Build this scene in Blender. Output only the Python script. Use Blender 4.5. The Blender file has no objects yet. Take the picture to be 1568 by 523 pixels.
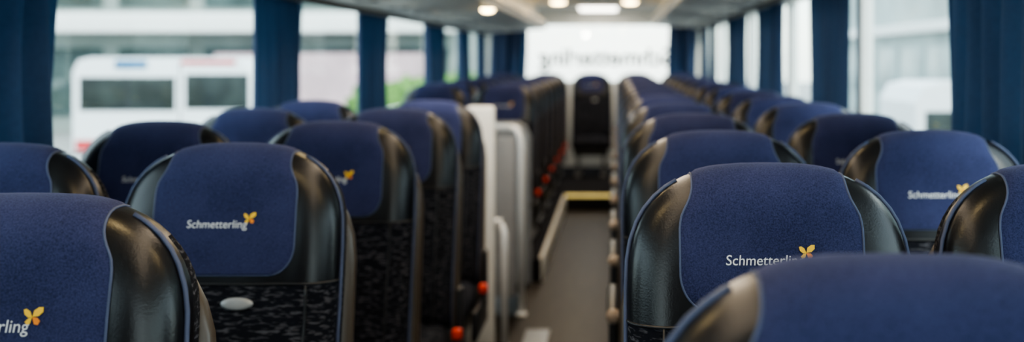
import bpy, math, random
from mathutils import Vector, Matrix
from mathutils.bvhtree import BVHTree
random.seed(4)
scn = bpy.context.scene
EYE = 1.5
FP = 1568.0

# ------------------------------------------------------------------ materials
def new_mat(name):
    m = bpy.data.materials.new(name); m.use_nodes = True
    nt = m.node_tree
    return m, nt, nt.nodes['Principled BSDF']
def L(nt, a, b): nt.links.new(a, b)
def simple(name, col, rough=0.5, metal=0.0, var=0.12, scale=12.0, bump=0.0, bscale=200.0, spec=0.5, emit=None, es=0.0):
    m, nt, b = new_mat(name)
    tc = nt.nodes.new('ShaderNodeTexCoord')
    n = nt.nodes.new('ShaderNodeTexNoise'); n.inputs['Scale'].default_value = scale; n.inputs['Detail'].default_value = 4
    L(nt, tc.outputs['Object'], n.inputs['Vector'])
    r = nt.nodes.new('ShaderNodeValToRGB')
    r.color_ramp.elements[0].position = 0.3; r.color_ramp.elements[1].position = 0.7
    r.color_ramp.elements[0].color = tuple(c*(1-var) for c in col)+(1,)
    r.color_ramp.elements[1].color = tuple(min(1, c*(1+var)) for c in col)+(1,)
    L(nt, n.outputs['Fac'], r.inputs['Fac']); L(nt, r.outputs['Color'], b.inputs['Base Color'])
    b.inputs['Roughness'].default_value = rough; b.inputs['Metallic'].default_value = metal
    b.inputs['Specular IOR Level'].default_value = spec
    if bump > 0:
        n2 = nt.nodes.new('ShaderNodeTexNoise'); n2.inputs['Scale'].default_value = bscale
        L(nt, tc.outputs['Object'], n2.inputs['Vector'])
        bp = nt.nodes.new('ShaderNodeBump'); bp.inputs['Strength'].default_value = bump; bp.inputs['Distance'].default_value = 0.002
        L(nt, n2.outputs['Fac'], bp.inputs['Height']); L(nt, bp.outputs['Normal'], b.inputs['Normal'])
    if emit:
        b.inputs['Emission Color'].default_value = emit+(1,); b.inputs['Emission Strength'].default_value = es
    return m

def cover_mat():
    m, nt, b = new_mat('navy_cover_cloth')
    tc = nt.nodes.new('ShaderNodeTexCoord')
    w1 = nt.nodes.new('ShaderNodeTexNoise'); w1.inputs['Scale'].default_value = 420; w1.inputs['Detail'].default_value = 3
    L(nt, tc.outputs['Object'], w1.inputs['Vector'])
    n = nt.nodes.new('ShaderNodeTexNoise'); n.inputs['Scale'].default_value = 9
    L(nt, tc.outputs['Object'], n.inputs['Vector'])
    add = nt.nodes.new('ShaderNodeMath'); add.operation = 'MULTIPLY_ADD'; add.inputs[1].default_value = 0.65
    L(nt, w1.outputs['Fac'], add.inputs[0])
    mu = nt.nodes.new('ShaderNodeMath'); mu.operation = 'MULTIPLY'; mu.inputs[1].default_value = 0.35
    L(nt, n.outputs['Fac'], mu.inputs[0]); L(nt, mu.outputs[0], add.inputs[2])
    r = nt.nodes.new('ShaderNodeValToRGB')
    r.color_ramp.elements[0].position = 0.32; r.color_ramp.elements[1].position = 0.68
    r.color_ramp.elements[0].color = (0.012, 0.016, 0.055, 1)
    r.color_ramp.elements[1].color = (0.048, 0.056, 0.145, 1)
    L(nt, add.outputs[0], r.inputs['Fac']); L(nt, r.outputs['Color'], b.inputs['Base Color'])
    b.inputs['Roughness'].default_value = 0.9
    b.inputs['Specular IOR Level'].default_value = 0.22
    b.inputs['Sheen Weight'].default_value = 0.12
    b.inputs['Sheen Tint'].default_value = (0.6, 0.65, 1, 1)
    bp = nt.nodes.new('ShaderNodeBump'); bp.inputs['Strength'].default_value = 0.6; bp.inputs['Distance'].default_value = 0.001
    L(nt, w1.outputs['Fac'], bp.inputs['Height']); L(nt, bp.outputs['Normal'], b.inputs['Normal'])
    return m

def fabric_mat():
    m, nt, b = new_mat('patterned_seat_fabric')
    tc = nt.nodes.new('ShaderNodeTexCoord')
    mp = nt.nodes.new('ShaderNodeMapping'); mp.inputs['Scale'].default_value = (44, 90, 200)
    L(nt, tc.outputs['Object'], mp.inputs['Vector'])
    n = nt.nodes.new('ShaderNodeTexNoise'); n.inputs['Scale'].default_value = 1.0; n.inputs['Detail'].default_value = 1.5
    n.inputs['Distortion'].default_value = 0.5
    L(nt, mp.outputs['Vector'], n.inputs['Vector'])
    r = nt.nodes.new('ShaderNodeValToRGB')
    r.color_ramp.elements[0].position = 0.52; r.color_ramp.elements[1].position = 0.68
    r.color_ramp.elements[0].color = (0.009, 0.010, 0.015, 1)
    r.color_ramp.elements[1].color = (0.085, 0.085, 0.10, 1)
    L(nt, n.outputs['Fac'], r.inputs['Fac']); L(nt, r.outputs['Color'], b.inputs['Base Color'])
    b.inputs['Roughness'].default_value = 0.95; b.inputs['Specular IOR Level'].default_value = 0.12
    return m

def curtain_mat():
    m, nt, b = new_mat('blue_curtain_cloth')
    tc = nt.nodes.new('ShaderNodeTexCoord')
    n = nt.nodes.new('ShaderNodeTexNoise'); n.inputs['Scale'].default_value = 60
    L(nt, tc.outputs['Object'], n.inputs['Vector'])
    r = nt.nodes.new('ShaderNodeValToRGB')
    r.color_ramp.elements[0].color = (0.012, 0.026, 0.072, 1); r.color_ramp.elements[1].color = (0.024, 0.05, 0.125, 1)
    L(nt, n.outputs['Fac'], r.inputs['Fac']); L(nt, r.outputs['Color'], b.inputs['Base Color'])
    b.inputs['Roughness'].default_value = 0.7
    tr = nt.nodes.new('ShaderNodeBsdfTranslucent'); tr.inputs['Color'].default_value = (0.014, 0.070, 0.15, 1)
    mx = nt.nodes.new('ShaderNodeMixShader'); mx.inputs[0].default_value = 0.24
    out = nt.nodes['Material Output']
    L(nt, b.outputs[0], mx.inputs[1]); L(nt, tr.outputs[0], mx.inputs[2]); L(nt, mx.outputs[0], out.inputs['Surface'])
    return m

def glass_mat(tint=(0.92, 0.98, 0.98)):
    m, nt, b = new_mat('window_glass')
    nt.nodes.remove(b)
    t = nt.nodes.new('ShaderNodeBsdfTransparent'); t.inputs['Color'].default_value = tint+(1,)
    g = nt.nodes.new('ShaderNodeBsdfGlossy'); g.inputs['Roughness'].default_value = 0.02
    mx = nt.nodes.new('ShaderNodeMixShader'); mx.inputs[0].default_value = 0.07
    L(nt, t.outputs[0], mx.inputs[1]); L(nt, g.outputs[0], mx.inputs[2])
    L(nt, mx.outputs[0], nt.nodes['Material Output'].inputs['Surface'])
    return m

def wood_floor_mat():
    m, nt, b = new_mat('brown_vinyl_floor')
    tc = nt.nodes.new('ShaderNodeTexCoord')
    mp = nt.nodes.new('ShaderNodeMapping'); mp.inputs['Scale'].default_value = (28, 2.5, 1)
    L(nt, tc.outputs['Object'], mp.inputs['Vector'])
    n = nt.nodes.new('ShaderNodeTexNoise'); n.inputs['Scale'].default_value = 1; n.inputs['Detail'].default_value = 5
    L(nt, mp.outputs['Vector'], n.inputs['Vector'])
    r = nt.nodes.new('ShaderNodeValToRGB')
    r.color_ramp.elements[0].color = (0.014, 0.011, 0.009, 1); r.color_ramp.elements[1].color = (0.055, 0.043, 0.034, 1)
    L(nt, n.outputs['Fac'], r.inputs['Fac']); L(nt, r.outputs['Color'], b.inputs['Base Color'])
    b.inputs['Roughness'].default_value = 0.5; b.inputs['Specular IOR Level'].default_value = 0.25
    return m

M = {}
M['cover'] = cover_mat()
M['fabric'] = fabric_mat()
M['leather'] = simple('black_leather', (0.006, 0.006, 0.008), 0.30, var=0.2, scale=30, bump=0.12, bscale=300, spec=0.5)
M['piping'] = simple('grey_blue_piping', (0.07, 0.09, 0.17), 0.6)
M['shell'] = simple('grey_brown_seat_shell', (0.085, 0.066, 0.05), 0.32)
M['plastic'] = simple('dark_plastic', (0.02, 0.02, 0.023), 0.4)
M['tan'] = simple('tan_plastic', (0.40, 0.31, 0.24), 0.5)
M['white_print'] = simple('white_print', (0.75, 0.77, 0.82), 0.7, var=0.03)
M['yellow'] = simple('yellow_print', (0.95, 0.58, 0.03), 0.6, var=0.05)
M['orange'] = simple('orange_print', (0.9, 0.28, 0.02), 0.6, var=0.05)
M['red'] = simple('red_buckle_plastic', (0.75, 0.05, 0.02), 0.35, emit=None)
M['badge'] = simple('silver_badge', (0.36, 0.37, 0.38), 0.45, metal=0.2)
M['metal'] = simple('grey_metal_leg', (0.25, 0.25, 0.26), 0.35, metal=0.8)
M['chrome'] = simple('steel_painted_highlight', (0.95, 0.95, 0.95), 0.2, metal=0.25, var=0.03)  # whitened, barely metallic base paints in the bright highlights of the rails
M['curtain'] = curtain_mat()
M['glass'] = glass_mat()
M['floor'] = wood_floor_mat()
M['carpet'] = simple('dark_carpet', (0.018, 0.018, 0.022), 0.95, bump=0.5, spec=0.1)
M['wall'] = simple('grey_wall_felt', (0.16, 0.17, 0.19), 0.9)
M['frame'] = simple('cream_window_post', (0.80, 0.82, 0.80), 0.5, var=0.04)
M['ceiling'] = simple('cream_ceiling_lining', (0.86, 0.83, 0.76), 0.7, var=0.04)
M['rack'] = simple('light_grey_rack_lining', (0.88, 0.85, 0.78), 0.45, var=0.04, scale=5)
M['dark'] = simple('dark_rubber', (0.02, 0.02, 0.025), 0.5)
M['cream'] = simple('cream_panel', (0.88, 0.85, 0.79), 0.4, var=0.03)
M['greyp'] = simple('grey_panel', (0.30, 0.30, 0.31), 0.4, var=0.06)
M['yellowstrip'] = simple('yellow_step_edge_glow', (0.95, 0.72, 0.2), 0.4, emit=(1.0, 0.8, 0.3), es=0.6)  # added glow imitates shine on the step edge, which is no lamp
M['lamp'] = simple('warm_lamp', (1, 0.85, 0.6), 0.4, emit=(1.0, 0.74, 0.36), es=28)
M['lampw'] = simple('cool_lamp', (1, 1, 0.95), 0.4, emit=(1.0, 0.95, 0.85), es=8)
M['white'] = simple('white_vehicle_paint', (0.82, 0.84, 0.86), 0.3, var=0.03)
M['vglass'] = simple('vehicle_dark_glass', (0.03, 0.038, 0.034), 0.3, var=0.5, scale=2, spec=0.2)
M['redp'] = simple('red_vehicle_paint', (0.6, 0.05, 0.06), 0.35)
M['bluep'] = simple('blue_sign', (0.03, 0.15, 0.3), 0.4)
M['tyre'] = simple('tyre_rubber', (0.02, 0.02, 0.02), 0.8)
M['ground'] = simple('asphalt', (0.30, 0.30, 0.29), 0.9, scale=1.5)
M['bwall'] = simple('pale_building_wall', (0.26, 0.30, 0.28), 0.8, scale=0.6, var=0.25)
M['bpale'] = simple('pale_teal_cladding', (0.40, 0.46, 0.45), 0.8, scale=0.4, var=0.2)
M['bwhite'] = simple('white_fascia', (0.88, 0.88, 0.86), 0.6, var=0.03)
M['bglass'] = simple('building_glass', (0.07, 0.10, 0.095), 0.35, scale=0.7, var=0.6, spec=0.2)
M['bglass2'] = simple('pale_building_glass', (0.30, 0.37, 0.37), 0.35, scale=0.7, var=0.3)
M['leaf'] = simple('green_leaves', (0.12, 0.24, 0.05), 0.8, scale=6, var=0.5)
M['decal'] = simple('grey_window_lettering', (0.07, 0.075, 0.08), 0.7, spec=0.1)
M['poster'] = simple('pink_hoarding', (0.62, 0.45, 0.48), 0.6, var=0.15, scale=1.2)

# ------------------------------------------------------------------ mesh builder
class MB:
    def __init__(s): s.v=[]; s.f=[]; s.m=[]; s.mats=[]; s.sm=[]
    def mi(s, k):
        if k not in s.mats: s.mats.append(k)
        return s.mats.index(k)
    def add(s, vs, fs, k, smooth=True):
        o=len(s.v); s.v += [tuple(v) for v in vs]
        i=s.mi(k)
        for f in fs: s.f.append(tuple(o+a for a in f)); s.m.append(i); s.sm.append(smooth)
    def box(s, lo, hi, k, r=0.0):
        bm=bmesh_new()
        bmesh.ops.create_cube(bm, size=1)
        c=[(a+b)/2 for a,b in zip(lo,hi)]; d=[abs(b-a) for a,b in zip(lo,hi)]
        for v in bm.verts: v.co=Vector((c[0]+v.co.x*d[0], c[1]+v.co.y*d[1], c[2]+v.co.z*d[2]))
        if r>0:
            r=min(r, min(d)*0.49)
            bmesh.ops.bevel(bm, geom=bm.edges[:], offset=r, segments=3, profile=0.5, affect='EDGES')
        s.frombm(bm, k, r>0)
    def frombm(s, bm, k, smooth=True):
        bm.verts.index_update()
        s.add([v.co.copy() for v in bm.verts], [[v.index for v in f.verts] for f in bm.faces], k, smooth)
        bm.free()
    def tube(s, pts, r, k, n=10, cap=True):
        pts=[Vector(p) for p in pts]; vs=[]; fs=[]
        up=None
        for i,p in enumerate(pts):
            t=(pts[min(i+1,len(pts)-1)]-pts[max(i-1,0)]).normalized()
            if up is None:
                up=Vector((0,0,1)) if abs(t.z)<0.9 else Vector((1,0,0))
            a=t.cross(up).normalized(); b=a.cross(t).normalized(); up=b
            for j in range(n):
                q=2*math.pi*j/n
                vs.append(p+a*math.cos(q)*r+b*math.sin(q)*r)
        for i in range(len(pts)-1):
            for j in range(n):
                fs.append((i*n+j, i*n+(j+1)%n, (i+1)*n+(j+1)%n, (i+1)*n+j))
        if cap:
            fs.append(tuple(range(n))[::-1]); fs.append(tuple((len(pts)-1)*n+j for j in range(n)))
        s.add(vs, fs, k)
    def extrude(s, poly, a0, a1, axis, k, smooth=False):
        def mk(p, a):
            if axis=='y': return (p[0], a, p[1])
            if axis=='x': return (a, p[0], p[1])
            return (p[0], p[1], a)
        n=len(poly)
        vs=[mk(p,a0) for p in poly]+[mk(p,a1) for p in poly]
        fs=[(i,(i+1)%n,n+(i+1)%n,n+i) for i in range(n)]
        fs+= [tuple(range(n))[::-1], tuple(range(n,2*n))]
        s.add(vs, fs, k, smooth)
    def mesh(s, name):
        me=bpy.data.meshes.new(name); me.from_pydata(s.v, [], s.f)
        for k in s.mats: me.materials.append(M[k])
        for p,i,sm in zip(me.polygons, s.m, s.sm): p.material_index=i; p.use_smooth=sm
        bm=bmesh_new(); bm.from_mesh(me); bmesh.ops.recalc_face_normals(bm, faces=bm.faces[:]); bm.to_mesh(me); bm.free()
        me.update(); return me
    def obj(s, name, loc=(0,0,0)):
        o=bpy.data.objects.new(name, s.mesh(name)); o.location=loc
        scn.collection.objects.link(o); return o
import bmesh
def bmesh_new(): return bmesh.new()

def text_mesh(txt, shear=0.0, off=0.006):
    cu=bpy.data.curves.new('tmp_text','FONT'); cu.body=txt; cu.size=1.0; cu.resolution_u=4; cu.shear=shear
    cu.offset=off
    ob=bpy.data.objects.new('tmp_text',cu); scn.collection.objects.link(ob)
    dg=bpy.context.evaluated_depsgraph_get(); dg.update()
    me=bpy.data.meshes.new_from_object(ob.evaluated_get(dg))
    vs=[v.co.copy() for v in me.vertices]; fs=[tuple(p.vertices) for p in me.polygons]
    bpy.data.objects.remove(ob); bpy.data.curves.remove(cu); bpy.data.meshes.remove(me)
    x0=min(v.x for v in vs); x1=max(v.x for v in vs)
    return [Vector(((v.x-x0)/(x1-x0), v.y/(x1-x0),0)) for v in vs], fs
TXT = text_mesh('Schmetterling', 0.1, 0.003)
TXTB = text_mesh('Schmetterling', 0.0, 0.022)

# ------------------------------------------------------------------ coach seat
HW=0.229
def Wt(t):
    q=1-min(t/0.2,1.0)
    w=HW*(1-q**2.7)**(1/2.7)
    return w - 0.006*max(0,min(1,(t-0.3)/0.4))
def Dt(t):
    q=1-min(t/0.075,1.0)
    return 0.054*(1-q**2.2)**(1/2.2)
def sstep(a,b,x):
    x=max(0,min(1,(x-a)/(b-a))); return x*x*(3-2*x)
REC=0.17
def pt(t, th, dw=0.0, dd=0.0):
    w=Wt(t)+dw; D=Dt(t)+dd
    c,s=math.cos(th), math.sin(th)
    e=2/2.7 if s<0 else 2/4.5
    x=w*math.copysign(abs(c)**e,c); y=D*math.copysign(abs(s)**e,s)
    if s>0: y*=1+0.75*sstep(0.03,0.14,t)
    if s<0:
        k=sstep(0.50,0.84,abs(x)/HW)*sstep(0.02,0.13,t)*(1-sstep(0.25,0.36,t))
        y-= 0.014*k*abs(s)**e
        k2=sstep(0.60,0.85,abs(x)/HW)*sstep(0.32,0.46,t)
        y-= 0.02*k2*abs(s)**e
        y-= 0.015*math.exp(-((t-0.6)/0.14)**2)*abs(s)**e
    return Vector((x, y-REC*t, -t))

def build_seat(arm, CL=0.24, LE=0.26, zb=-0.152, knob=True):
    b=MB()
    ts=[0.0008,0.003,0.007,0.013,0.02,0.03,0.042,0.056,0.072,0.09,0.11,0.135,0.16,0.185,0.21,0.225,LE-0.006,LE+0.002,0.29,0.32,0.35,0.38,0.42,0.46,0.5,0.55,0.6,0.65,0.7,0.76]
    NS=64
    vs=[];
    for t in ts:
        for j in range(NS):
            vs.append(pt(t, 2*math.pi*(j+0.5)/NS))
    fl=[]; ff=[]
    for i in range(len(ts)-1):
        for j in range(NS):
            f=(i*NS+j, i*NS+(j+1)%NS, (i+1)*NS+(j+1)%NS, (i+1)*NS+j)
            side=(j<NS//2-1) and ts[i]>0.05   # rear half + side gussets are fabric
            (fl if ts[i]<LE-0.001 and not side else ff).append(f)
    top=len(vs); vs.append(Vector((0,0,0)))
    for j in range(NS): fl.append((top, (j+1)%NS, j))
    ff.append(tuple((len(ts)-1)*NS+j for j in range(NS)))
    bvh=BVHTree.FromPolygons([tuple(v) for v in vs], fl+ff)
    o=len(b.v)
    b.add(vs, fl, 'leather')
    i=b.mi('fabric')
    for f in ff: b.f.append(tuple(o+a for a in f)); b.m.append(i); b.sm.append(True)
    def hit(org, dr):
        loc,n,_,_=bvh.ray_cast(org, dr); return loc,n
    def cwid(t):
        w=0.124+0.022*sstep(0.0,0.10,t)
        if t>CL-0.06:
            q=(t-(CL-0.06))/0.06
            w=w-0.05+0.05*math.sqrt(max(0,1-min(1,q)**2))
        return w
    path=[]
    NF=22
    for k in range(NF):
        u=(k/(NF-1.0))
        t=CL-(CL-0.075)*(u**1.5); path.append(('F',t))
    for k in range(1,17): path.append(('A', math.pi*k/16))
    for k in range(1,7): path.append(('B', 0.075+0.02*k))
    NX=25; grid=[]
    def shoot(kind,val,x):
        if kind=='F': org=Vector((x,-0.5,-val)); dr=Vector((0,1,0))
        elif kind=='B': org=Vector((x,0.5,-val)); dr=Vector((0,-1,0))
        else:
            c=Vector((x,-REC*0.075,-0.075)); d=Vector((0,-math.cos(val),math.sin(val)))
            org=c+d*0.5; dr=-d
        return hit(org,dr)
    for kind,val in path:
        tt = val if kind!='A' else 0.0
        w = cwid(val) if kind in 'FB' else cwid(0.075*(1-math.sin(val)))
        row=[]
        for q in range(NX):
            x=w*(2*q/(NX-1)-1)
            loc,n=shoot(kind,val,x)
            if loc is None: loc=Vector((x,-REC*tt,-tt)); n=Vector((0,0,1))
            edge = 0.0045 if 0<q<NX-1 else 0.001
            if kind=='F' and val>CL-0.0005: edge=0.001
            row.append(loc+n.normalized()*edge if n.dot(loc-Vector((loc.x,-REC*0.1,-0.1)))>0 else loc-n.normalized()*edge)
        grid.append(row)
    gv=[p for r in grid for p in r]
    gf=[(a*NX+c, a*NX+c+1,(a+1)*NX+c+1,(a+1)*NX+c) for a in range(len(grid)-1) for c in range(NX-1)]
    b.add(gv,gf,'cover')
    for side in (0,NX-1):
        b.tube([grid[a][side] for a in range(len(grid))],0.002,'piping',6)
    b.tube([p for p in grid[0]],0.002,'piping',6)
    def front(x,z,off):
        loc,n=hit(Vector((x,-0.5,z)),Vector((0,1,0)))
        return Vector((x,(loc.y if loc else 0)-off,z))
    tw=0.124; x0=-0.074
    tv,tf=TXT
    b.add([front(x0+v.x*tw, zb+v.y*tw, 0.0062) for v in tv], tf, 'white_print', False)
    cx,cz=x0+tw+0.003, zb+0.019
    def lobe(pts,k,off):
        b.add([front(cx+p[0],cz+p[1],off) for p in pts],[tuple(range(len(pts)))],k,False)
    lobe([(0,0),(0.002,0.008),(0.008,0.012),(0.0135,0.012),(0.0135,0.006),(0.008,0.001)],'yellow',0.0064)
    lobe([(0,0),(-0.003,0.007),(-0.008,0.010),(-0.0115,0.009),(-0.010,0.003),(-0.005,-0.001)],'yellow',0.0064)
    lobe([(0,0),(0.007,-0.001),(0.0105,-0.005),(0.008,-0.010),(0.003,-0.009)],'orange',0.0066)
    lobe([(0,0),(-0.005,-0.002),(-0.009,-0.006),(-0.006,-0.010),(-0.002,-0.008)],'yellow',0.0066)
    for sg in (1,-1):
        b.tube([pt(t,-0.03 if sg>0 else math.pi+0.03,0.003,0.002) for t in [0.024,0.035,0.05,0.07,0.09,0.12,0.15,0.2,0.26,0.34,0.42,0.5,0.6,0.7,0.75]],0.0036,'piping',8)
        b.tube([pt(t,-0.82 if sg>0 else math.pi+0.82,0.0,0.001) for t in [LE+0.002,0.3,0.34,0.38,0.42,0.5,0.6,0.7,0.75]],0.0025,'plastic',6)
    b.tube([pt(LE,-math.pi*(j+0.5)/28,0,0.001) for j in range(28)],0.0028,'plastic',6)
    bc=-0.313; pts=[];N=28
    for ring,(sc,of) in enumerate(((1.0,0.0005),(0.93,0.004),(0.6,0.005))):
        for j in range(N):
            a=2*math.pi*j/N
            pts.append(front(0.033*sc*math.cos(a)+0.036, bc+0.0125*sc*math.sin(a), of))
    pf=[(r*N+j, r*N+(j+1)%N,(r+1)*N+(j+1)%N,(r+1)*N+j) for r in range(2) for j in range(N)]+[tuple(2*N+j for j in range(N))]
    b.add(pts,pf,'badge')
    # rear shell
    sv=[];ss=[0.004,0.01,0.02,0.035,0.055,0.08,0.11,0.15,0.2,0.26,0.35,0.45,0.55,0.65,0.78,0.84]
    NS2=40
    for t in ss:
        q=1-min(t/0.22,1.0); w=0.240*(1-q**2.4)**(1/2.4); q2=1-min(t/0.08,1); D=0.028*(1-q2**2)**0.5
        for j in range(NS2):
            th=2*math.pi*(j+0.5)/NS2; c,s_=math.cos(th),math.sin(th); e=2/3.6
            sv.append(Vector((w*math.copysign(abs(c)**e,c), 0.086+D*math.copysign(abs(s_)**e,s_)-REC*(t+0.05), -t-0.05)))
    sf=[(i*NS2+j,i*NS2+(j+1)%NS2,(i+1)*NS2+(j+1)%NS2,(i+1)*NS2+j) for i in range(len(ss)-1) for j in range(NS2)]
    sf.append(tuple(range(NS2))); sf.append(tuple((len(ss)-1)*NS2+j for j in range(NS2)))
    b.add(sv,sf,'shell')
    # cushion
    y1=-0.10; y0=-0.58
    b.box((-0.225,y0,-0.86),(0.225,y1,-0.74),'fabric',0.045)
    b.box((-0.15,y0+0.03,-0.80),(0.15,y1-0.05,-0.728),'fabric',0.03)
    b.box((-0.20,y0+0.05,-0.93),(0.20,y1+0.02,-0.85),'plastic',0.015)
    for sx in (-0.15,0.15):
        b.box((sx-0.022,y0+0.10,-1.165),(sx+0.022,y0+0.15,-0.9),'metal',0.006)
        b.box((sx-0.022,y1-0.12,-1.165),(sx+0.022,y1-0.07,-0.9),'metal',0.006)
        b.box((sx-0.035,y0+0.06,-1.172),(sx+0.035,y1-0.03,-1.15),'metal',0.006)
    if arm:
        sx=arm*0.254
        if arm<0:
            b.box((sx-0.02,-0.42,-0.552),(sx+0.02,-0.08,-0.518),'plastic',0.016)
            b.box((sx-0.021,-0.445,-0.557),(sx+0.021,-0.405,-0.514),'tan',0.019)
            b.box((sx-0.015,-0.15,-0.86),(sx+0.015,-0.08,-0.53),'plastic',0.012)
            b.box((sx-0.02,-0.45,-0.92),(sx+0.02,-0.10,-0.80),'plastic',0.02)
        else:
            b.box((sx-0.012,-0.46,-0.92),(sx+0.010,-0.10,-0.80),'plastic',0.01)
            b.box((sx-0.012,-0.15,-0.86),(sx+0.010,-0.09,-0.62),'plastic',0.01)
            b.box((sx-0.006,-0.225,-0.83),(sx+0.014,-0.20,-0.765),'plastic',0.003)
            b.box((sx-0.012,-0.232,-0.780),(sx+0.022,-0.197,-0.742),'red',0.009)
    return b.mesh('coach_seat')
seatR=build_seat(-1,0.222,0.245,-0.149)
seatNR=build_seat(0,0.222,0.245,-0.149)
seatL=build_seat(1,0.258,0.275,-0.163)
seatNL=build_seat(0,0.258,0.275,-0.163)
def put_seat(me,x,y,ztop):
    o=bpy.data.objects.new('coach_seat',me); o.location=(x,y,ztop); scn.collection.objects.link(o); return o
P=0.78
XR,XRW=0.249,0.760
XL,XLW=-0.802,-1.310
PODZ=0.15
ZR=1.324; ZL=1.318
rowsR=[0.905]+[1.70+P*i for i in range(13)]
rowsL=[0.63,1.40,2.18,2.96,3.73,4.43]+[7.45+P*i for i in range(6)]
for d in rowsR:
    put_seat(seatR,XR,d,ZR); put_seat(seatNR,XRW,d,ZR)
for d in rowsL:
    z=ZL-(0.005 if d<1.5 else 0)
    put_seat(seatL,XL,d,z); put_seat(seatNL,XLW,d,z)
RR=12.15
for x in (XLW,XL,-0.277,XR,XRW): put_seat(seatNR,x,RR,1.33)

# ------------------------------------------------------------------ shell
WL,WR=-1.66,1.12
Y0,Y1=-2.2,12.85
def b1(name,lo,hi,k,r=0.0):
    b=MB(); b.box(lo,hi,k,r); return b.obj(name)
b=MB()
b.box((-0.50,Y0,-0.08),(0.0,10.15,0.0),'floor')
b.box((-0.58,4.85,-0.08),(-0.50,6.9,0.0),'floor')
b.box((0.0,Y0,-0.08),(WR,10.15,PODZ),'carpet')
b.box((WL,Y0,-0.08),(-0.50,4.85,PODZ),'carpet')
b.box((WL,6.9,-0.08),(-0.50,10.15,PODZ),'carpet')
b.box((WL,10.15,-0.08),(WR,Y1,PODZ+0.004),'carpet')
for i in range(3):
    b.box((-0.58-0.27*(i+1),4.85,-1.0),(-0.58-0.27*i,6.9,-0.22*(i+1)),'floor')
b.box((WL,4.85,-1.0),(-1.39,6.9,-0.88),'floor')
b.obj('floor')
b=MB()
b.box((-0.512,6.92,0.0),(-0.488,10.13,PODZ+0.012),'cream',0.004)
b.box((-0.512,Y0,0.0),(-0.492,4.83,PODZ+0.012),'greyp',0.004)
b.obj('trim_1')
b=MB(); b.box((-0.008,Y0,0.0),(0.010,10.13,PODZ+0.012),'dark',0.004); b.obj('trim_2')
b=MB(); b.box((-0.49,10.125,PODZ-0.015),(-0.01,10.155,PODZ+0.010),'yellowstrip',0.004)
b.obj('step_edge_strip')
b=MB()
b.box((-0.49,5.15,0.0),(-0.36,5.65,0.012),'greyp',0.003)
for k in range(3): b.box((-0.47,5.22+0.13*k,0.008),(-0.38,5.26+0.13*k,0.018),'badge',0.003)
b.obj('floor_hatch_plate')

# side walls
SILL=1.12; WT=1.86
def sidewall(name,x,sgn,posts):
    b=MB(); xo=x+sgn*0.05
    lo,hi=min(x,xo),max(x,xo)
    b.box((lo,Y0,-1.0),(hi,Y1,SILL),'wall')
    b.box((lo,Y0,WT),(hi,Y1,2.25),'ceiling')
    for p in posts: b.box((lo-0.005,p-0.045,SILL-0.01),(hi+0.005,p+0.045,WT+0.01),'frame',0.01)
    b.box((lo-0.012,Y0,SILL-0.03),(hi+0.012,Y1,SILL+0.015),'frame',0.008)
    return b.obj(name)
postsL=[-0.6,2.85,5.08,7.0,9.4,11.4,Y1-0.05]
postsR=[-0.6,2.60,4.70,6.60,8.55,10.9,Y1-0.05]
sidewall('wall_left',WL,-1,postsL)
sidewall('wall_right',WR,1,postsR)
n=1
for x,ps in ((WL-0.03,postsL),(WR+0.03,postsR)):
    for a,c in zip([Y0]+ps[:-1],ps):
        b1('window_%d'%n,(x-0.003,a+0.05,SILL+0.015),(x+0.003,c-0.05,WT),'glass'); n+=1
b=MB()
b.box((WL-0.05,Y0,2.12),(WR+0.05,Y1,2.2),'ceiling')
for y in [Y0+1.9*k for k in range(8)]: b.box((-0.85,y,2.112),(0.35,y+0.02,2.122),'dark')
b.obj('ceiling')
yr=Y1-0.02
def quad_wall(name,y,th,op,k):
    x0,x1,z0,z1=WL-0.05,WR+0.05,-1.0,2.2
    out=[(x0,z0),(x1,z0),(x1,z1),(x0,z1)]
    vs=[(p[0],y,p[1]) for p in out]+[(p[0],y,p[1]) for p in op]+[(p[0],y+th,p[1]) for p in out]+[(p[0],y+th,p[1]) for p in op]
    fs=[]
    for i in range(4):
        j=(i+1)%4
        fs+=[(i,j,4+j,4+i),(8+i,12+i,12+j,8+j),(4+i,4+j,12+j,12+i),(i,8+i,8+j,j)]
    b=MB(); b.add(vs,fs,k,False)
    return b
op=[(-1.30,1.22),(0.86,1.22),(0.66,1.92),(-1.10,1.92)]
wb=quad_wall('wall_rear',yr,0.06,op,'ceiling')
wb.obj('wall_rear')
b=MB(); b.add([(p[0],yr+0.03,p[1]) for p in op],[(0,1,2,3)],'glass',False)
b.obj('rear_window')
b=MB()
tv,tf=TXTB
b.add([(0.72-v.x*1.68, yr+0.024, 1.42+v.y*1.68) for v in tv],tf,'decal',False)
b.obj('rear_window_lettering')
wb=quad_wall('wall_front',Y0-0.06,0.06,[(-1.5,0.75),(0.98,0.75),(0.95,2.02),(-1.47,2.02)],'wall'); wb.obj('wall_front')
b=MB(); b.add([(-1.5,Y0-0.03,0.75),(0.98,Y0-0.03,0.75),(0.95,Y0-0.03,2.02),(-1.47,Y0-0.03,2.02)],[(0,1,2,3)],'glass',False); b.obj('windscreen')

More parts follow.
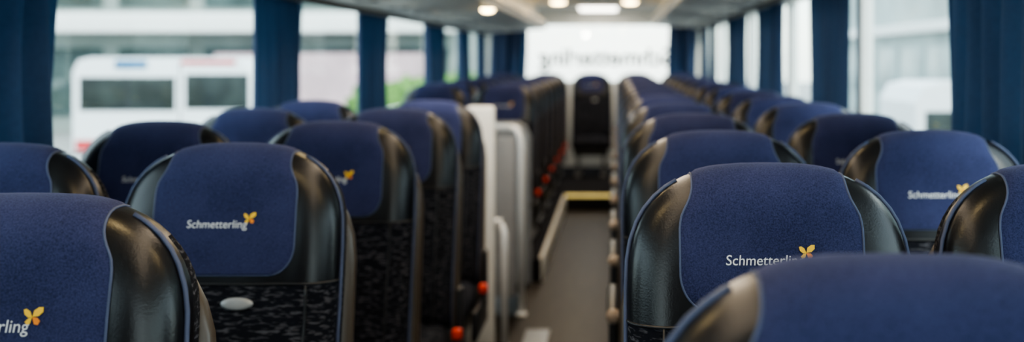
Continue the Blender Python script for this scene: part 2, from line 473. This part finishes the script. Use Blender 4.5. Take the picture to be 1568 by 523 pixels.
# luggage racks
def rack(name,xw,sg,zo,zi,xin):
    b=MB()
    poly=[(xw,zo),(xw+sg*0.10,zo-0.004)]
    xi=xin
    poly+= [(xi-sg*0.06,zi-0.012),(xi-sg*0.02,zi-0.004),(xi,zi+0.03),(xi-sg*0.01,zi+0.08),(xi-sg*0.06,zi+0.11),(xi-sg*0.12,zi+0.12),(xi-sg*0.12,2.115),(xw,2.115)]
    b.extrude(poly,Y0+0.3,12.1,'y','rack')
    b.box((min(xw+sg*0.13,xw+sg*0.17),Y0+0.3,zo-0.03),(max(xw+sg*0.13,xw+sg*0.17),12.1,zo+0.004),'dark',0.008)
    b.tube([(xi+sg*0.005,Y0+0.3,zi+0.035),(xi+sg*0.005,12.1,zi+0.035)],0.008,'dark',8)
    y=0.6
    while y<12:
        z=zo+(zi-zo)*0.4
        xc=xw+(xi-xw)*0.42
        b.box((xc-0.09,y,z-0.018),(xc+0.09,y+0.22,z+0.01),'cream',0.008)
        b.tube([(xc-0.04,y+0.06,z-0.016),(xc-0.04,y+0.06,z-0.026)],0.018,'dark',14)
        b.tube([(xc+0.04,y+0.06,z-0.016),(xc+0.04,y+0.06,z-0.026)],0.018,'dark',14)
        b.box((xc-0.04,y+0.12,z-0.022),(xc+0.04,y+0.17,z-0.014),'dark',0.003)
        y+=P
    return b.obj(name)
rack('luggage_rack',WL+0.005,1,1.80,1.86,-0.80)
rack('luggage_rack',WR-0.005,-1,1.86,1.90,0.42)

def lamp(x,y,z,r=0.055,k='lamp'):
    b=MB()
    b.tube([(0,0,0),(0,0,-0.012)],r*1.35,'chrome',20)
    prof=[(r,-0.012),(r*0.9,-0.022),(r*0.6,-0.03),(0.002,-0.034)]
    vs=[];fs=[];N=20
    for rr,zz in prof:
        for j in range(N): vs.append((rr*math.cos(2*math.pi*j/N),rr*math.sin(2*math.pi*j/N),zz))
    fs=[(i*N+j,i*N+(j+1)%N,(i+1)*N+(j+1)%N,(i+1)*N+j) for i in range(3) for j in range(N)]
    b.add(vs,fs,k)
    b.obj('ceiling_lamp',(x,y,z))
for y in (1.2,3.2,5.2,7.2,9.2,11.0):
    lamp(-0.61,y,2.12,0.08); lamp(0.16,y,2.12,0.08)
lamp(-0.86,6.9,1.845,0.045); lamp(-0.86,3.7,1.845,0.045)
b=MB(); b.box((-0.46,11.7,2.09),(0.06,12.6,2.12),'chrome',0.01); b.box((-0.42,11.74,2.08),(0.02,12.56,2.095),'lampw',0.004); b.obj('ceiling_light_panel')
def area(name,loc,sx,sy,e,col):
    l=bpy.data.lights.new(name,'AREA'); l.shape='RECTANGLE'; l.size=sx; l.size_y=sy; l.energy=e; l.color=col
    o=bpy.data.objects.new(name,l); o.location=loc; scn.collection.objects.link(o); return o
area('ceiling_fill_light',(-0.23,3.0,2.10),0.25,6.0,24,(1.0,0.80,0.58))  # added unseen fill that lifts the seat fronts, no strip lamp here
area('ceiling_fill_light',(-0.23,9.2,2.10),0.25,5.5,30,(1.0,0.80,0.58))  # same added fill for the rear half
o=area('post_fill_light',(-0.62,4.25,1.99),0.12,0.12,8,(1.0,0.93,0.82)); o.rotation_euler=(math.radians(38),0,0)  # added fill aimed to brighten the divider post, not a coach fitting

# curtains
def curtain(x,ya,yb,sg,ph,z1=1.80,ax='y',tie=0.10,dens=0.085):
    b=MB(); NY=110; NZ=16; vs=[]
    z0=0.95
    yc=(ya+yb)/2; hw=(yb-ya)/2
    waves=max(4,(yb-ya)/dens)
    for i in range(NZ+1):
        v=i/NZ; z=z1+(z0-z1)*v
        squeeze=1-tie*math.sin(v*math.pi*0.9)
        for j in range(NY+1):
            u=j/NY*2-1
            amp=0.038*(0.75+0.35*math.sin(3*u+ph))*(0.7+0.4*v)
            a=x+sg*amp*math.sin(u*math.pi*waves/2*1.3+ph+0.5*math.sin(2.2*v+ph+3*u))
            p=yc+u*hw*squeeze+0.012*math.sin(5*v+ph+6*u)
            vs.append((a,p,z) if ax=='y' else (p,a,z))
    fs=[(i*(NY+1)+j,i*(NY+1)+j+1,(i+1)*(NY+1)+j+1,(i+1)*(NY+1)+j) for i in range(NZ) for j in range(NY)]
    b.add(vs,fs,'curtain')
    return b.obj('window_curtain')
for k,(a,c) in enumerate([(2.15,2.93),(4.45,5.19),(6.32,7.10),(8.55,9.45),(10.35,11.0),(11.7,12.4)]): curtain(WL+0.075,a,c,1,k*1.3,1.79)
for k,(a,c) in enumerate([(2.42,3.21),(4.60,5.53),(6.42,7.40),(8.3,9.4),(10.6,11.2),(11.7,12.4)]): curtain(WR-0.075,a,c,-1,k*1.7+0.6,1.85)
curtain(yr-0.06,-1.56,-1.10,1,0.4,2.1,'x',0.0)
curtain(yr-0.06,0.66,1.02,1,1.4,2.1,'x',0.0)

# stair divider: post, panels, grab rails
b=MB()
b.box((-0.715,4.88,0.0),(-0.578,4.95,1.275),'cream',0.02)
b.box((-1.52,4.89,0.0),(-0.715,4.94,1.10),'greyp',0.01)
b.obj('divider_post')
b=MB()
poly=[(-1.52,0.0),(-0.565,0.0),(-0.565,0.98),(-0.60,1.05),(-0.66,1.08),(-1.52,1.08)]
b.extrude(poly,6.84,6.89,'y','greyp')
b.obj('divider_panel')
def rail(pts,r=0.017):
    b=MB(); b.tube(pts,r,'chrome',14)
    for p in (pts[0],pts[-1]): b.box((p[0]-0.03,p[1]-0.03,p[2]-0.0),(p[0]+0.03,p[1]+0.03,p[2]+0.016),'chrome',0.006)
    b.obj('grab_rail')
rail([(-0.53,4.90,0.0),(-0.53,4.90,0.60),(-0.532,4.91,0.66),(-0.545,4.92,0.70),(-0.575,4.93,0.715)])
rail([(-0.548,6.0,0.0),(-0.548,6.0,0.97),(-0.555,6.01,1.04),(-0.575,6.02,1.085),(-0.62,6.03,1.10),(-0.70,6.03,1.10),(-0.725,6.03,1.07),(-0.735,6.03,0.95),(-0.735,6.03,0.4)],0.021)
b=MB()
b.box((-0.71,6.02,0.10),(-0.585,6.045,1.04),'greyp',0.012)
b.obj('divider_infill_panel')

# ------------------------------------------------------------------ outside
GZ=-1.2
b=MB(); b.box((-80,-40,GZ-0.2),(80,120,GZ),'ground'); b.obj('ground')
def vehicle(name,x0,x1,y,w,ztop,red=True):
    b=MB(); z0=GZ+0.35
    prof=[(x0+0.05,z0),(x1-0.05,z0),(x1,z0+0.15),(x1,z0+1.0),(x1-0.15,ztop-0.25),(x1-0.35,ztop-0.03),(x1-0.6,ztop),(x0+0.4,ztop),(x0+0.12,ztop-0.06),(x0,ztop-0.3),(x0,z0+0.15)]
    b.extrude(prof,y,y+w,'y','white')
    wz0,wz1=ztop-1.15,ztop-0.42
    xs=[x0+0.14,x0+2.20,x0+2.42,x1-0.12]
    b.box((xs[0],y-0.02,wz0),(xs[1],y+0.02,wz1),'vglass',0.015)
    b.box((xs[2],y-0.02,wz0+0.04),(xs[3],y+0.02,wz1+0.06),'vglass',0.015)
    b.box((x0+2.29,y-0.015,z0+0.1),(x0+2.31,y+0.01,ztop-0.1),'dark')
    b.box((xs[0]+1.05,y-0.03,wz0),(xs[0]+1.08,y,wz1),'dark')
    if red:
        b.box((x0+0.9,y-0.03,ztop-0.24),(x0+1.6,y+0.01,ztop-0.06),'bluep',0.01)
        b.box((x0+2.32,y-0.02,ztop-0.16),(x1-0.4,y+0.01,ztop-0.06),'redp')
        b.box((x0+0.06,y-0.02,wz0-0.85),(x0+1.3,y+0.01,wz0-0.62),'redp')
    b.box((x0,y-0.015,wz0-0.95),(x1,y+0.01,wz0-0.88),'dark')
    for wx in (x0+0.75,x1-0.8):
        for yy in (y-0.02,y+w-0.2):
            b.tube([(wx,yy,GZ+0.37),(wx,yy+0.22,GZ+0.37)],0.37,'tyre',28)
            b.tube([(wx,yy-0.01,GZ+0.37),(wx,yy+0.05,GZ+0.37)],0.2,'badge',20)
    return b.obj(name)
vehicle('minibus',-11.65,-7.75,22.0,2.0,EYE+0.03)
vehicle('parked_van',4.4,9.2,15.0,2.0,EYE-0.35,False)
b=MB()
b.box((-45,38,GZ),(-6,48,7.5),'bwall')
for k in range(12):
    x=-44+3.2*k
    b.box((x,37.9,GZ+0.6),(x+2.6,38.05,1.9),'bglass',0.02)
    b.box((x,37.9,3.4),(x+2.6,38.05,5.6),'bglass',0.02)
b.box((-45,36.4,2.45),(-5.5,38.0,3.15),'bwhite',0.03)
b.box((-14.5,37.0,GZ),(-7.0,37.6,1.7),'poster',0.03)
b.obj('terminal_building')
b=MB()
b.box((-30,8,GZ),(-28,36,6.5),'bwall')
for k in range(8): b.box((-28.05,9+3.3*k,GZ+1),(-27.9,11.4+3.3*k,3.0),'bglass',0.02)
b.box((-28.1,8,3.3),(-27.4,36,4.2),'bwhite',0.02)
b.obj('workshop_building')
b=MB()
b.box((13,2,GZ),(22,60,8),'bpale')
for k in range(14):
    b.box((12.92,3+4*k,GZ+1.2),(13.02,6.2+4*k,2.0),'bglass2',0.02)
b.box((12.5,2,2.6),(13.05,60,3.0),'bwhite',0.02)
b.obj('depot_building')
def bush(x,y,r):
    bm=bmesh.new(); bmesh.ops.create_icosphere(bm,subdivisions=4,radius=r)
    for v in bm.verts:
        nn=v.co.normalized(); k=1+0.18*math.sin(9*nn.x+3*nn.z)*math.cos(8*nn.y)+random.uniform(-0.06,0.06)
        v.co=v.co*k
    b=MB(); b.frombm(bm,'leaf',False)
    b.tube([(0,0,-r*1.45),(0,0,-r*0.5)],0.08,'tan',8)
    b.obj('shrub',(x,y,GZ+r*1.45))
bush(-6.6,33,0.85); bush(-8.0,34,0.8); bush(-5.2,35,0.9)

# ------------------------------------------------------------------ light
w=bpy.data.worlds.new('World'); scn.world=w; w.use_nodes=True
nt=w.node_tree; bg=nt.nodes['Background']
sk=nt.nodes.new('ShaderNodeTexSky'); sk.sky_type='NISHITA'; sk.sun_disc=False; sk.sun_elevation=math.radians(38); sk.sun_rotation=math.radians(60)
mixn=nt.nodes.new('ShaderNodeMix'); mixn.data_type='RGBA'; mixn.inputs['Factor'].default_value=0.75
mul=nt.nodes.new('ShaderNodeMix'); mul.data_type='RGBA'; mul.blend_type='MULTIPLY'; mul.inputs['Factor'].default_value=1.0
L(nt,sk.outputs[0],mul.inputs['A']); mul.inputs['B'].default_value=(0.25,0.25,0.25,1)
L(nt,mul.outputs['Result'],mixn.inputs['A']); mixn.inputs['B'].default_value=(0.91,0.99,1.0,1)
L(nt,mixn.outputs['Result'],bg.inputs['Color']); bg.inputs['Strength'].default_value=3.8
sun=bpy.data.lights.new('sun','SUN'); sun.energy=3.2; sun.angle=math.radians(8); sun.color=(1,0.93,0.82)
so=bpy.data.objects.new('sun',sun); so.rotation_euler=(math.radians(50),0,math.radians(35)); scn.collection.objects.link(so)
try:
    scn.view_settings.look='AgX - Medium High Contrast'
    scn.view_settings.exposure=0.15
except Exception as e: print(e)

# ------------------------------------------------------------------ camera
cam=bpy.data.cameras.new('camera'); co=bpy.data.objects.new('camera',cam); scn.collection.objects.link(co)
co.location=(0,0,EYE); co.rotation_euler=(math.radians(90),0,0)
cam.sensor_width=36; cam.sensor_fit='HORIZONTAL'; cam.lens=36
cam.shift_x=-(942-784)/1568; cam.shift_y=-(261.5-90)/1568
cam.clip_start=0.05; cam.clip_end=300
cam.dof.use_dof=True; cam.dof.focus_distance=1.55; cam.dof.aperture_fstop=2.2
scn.camera=co
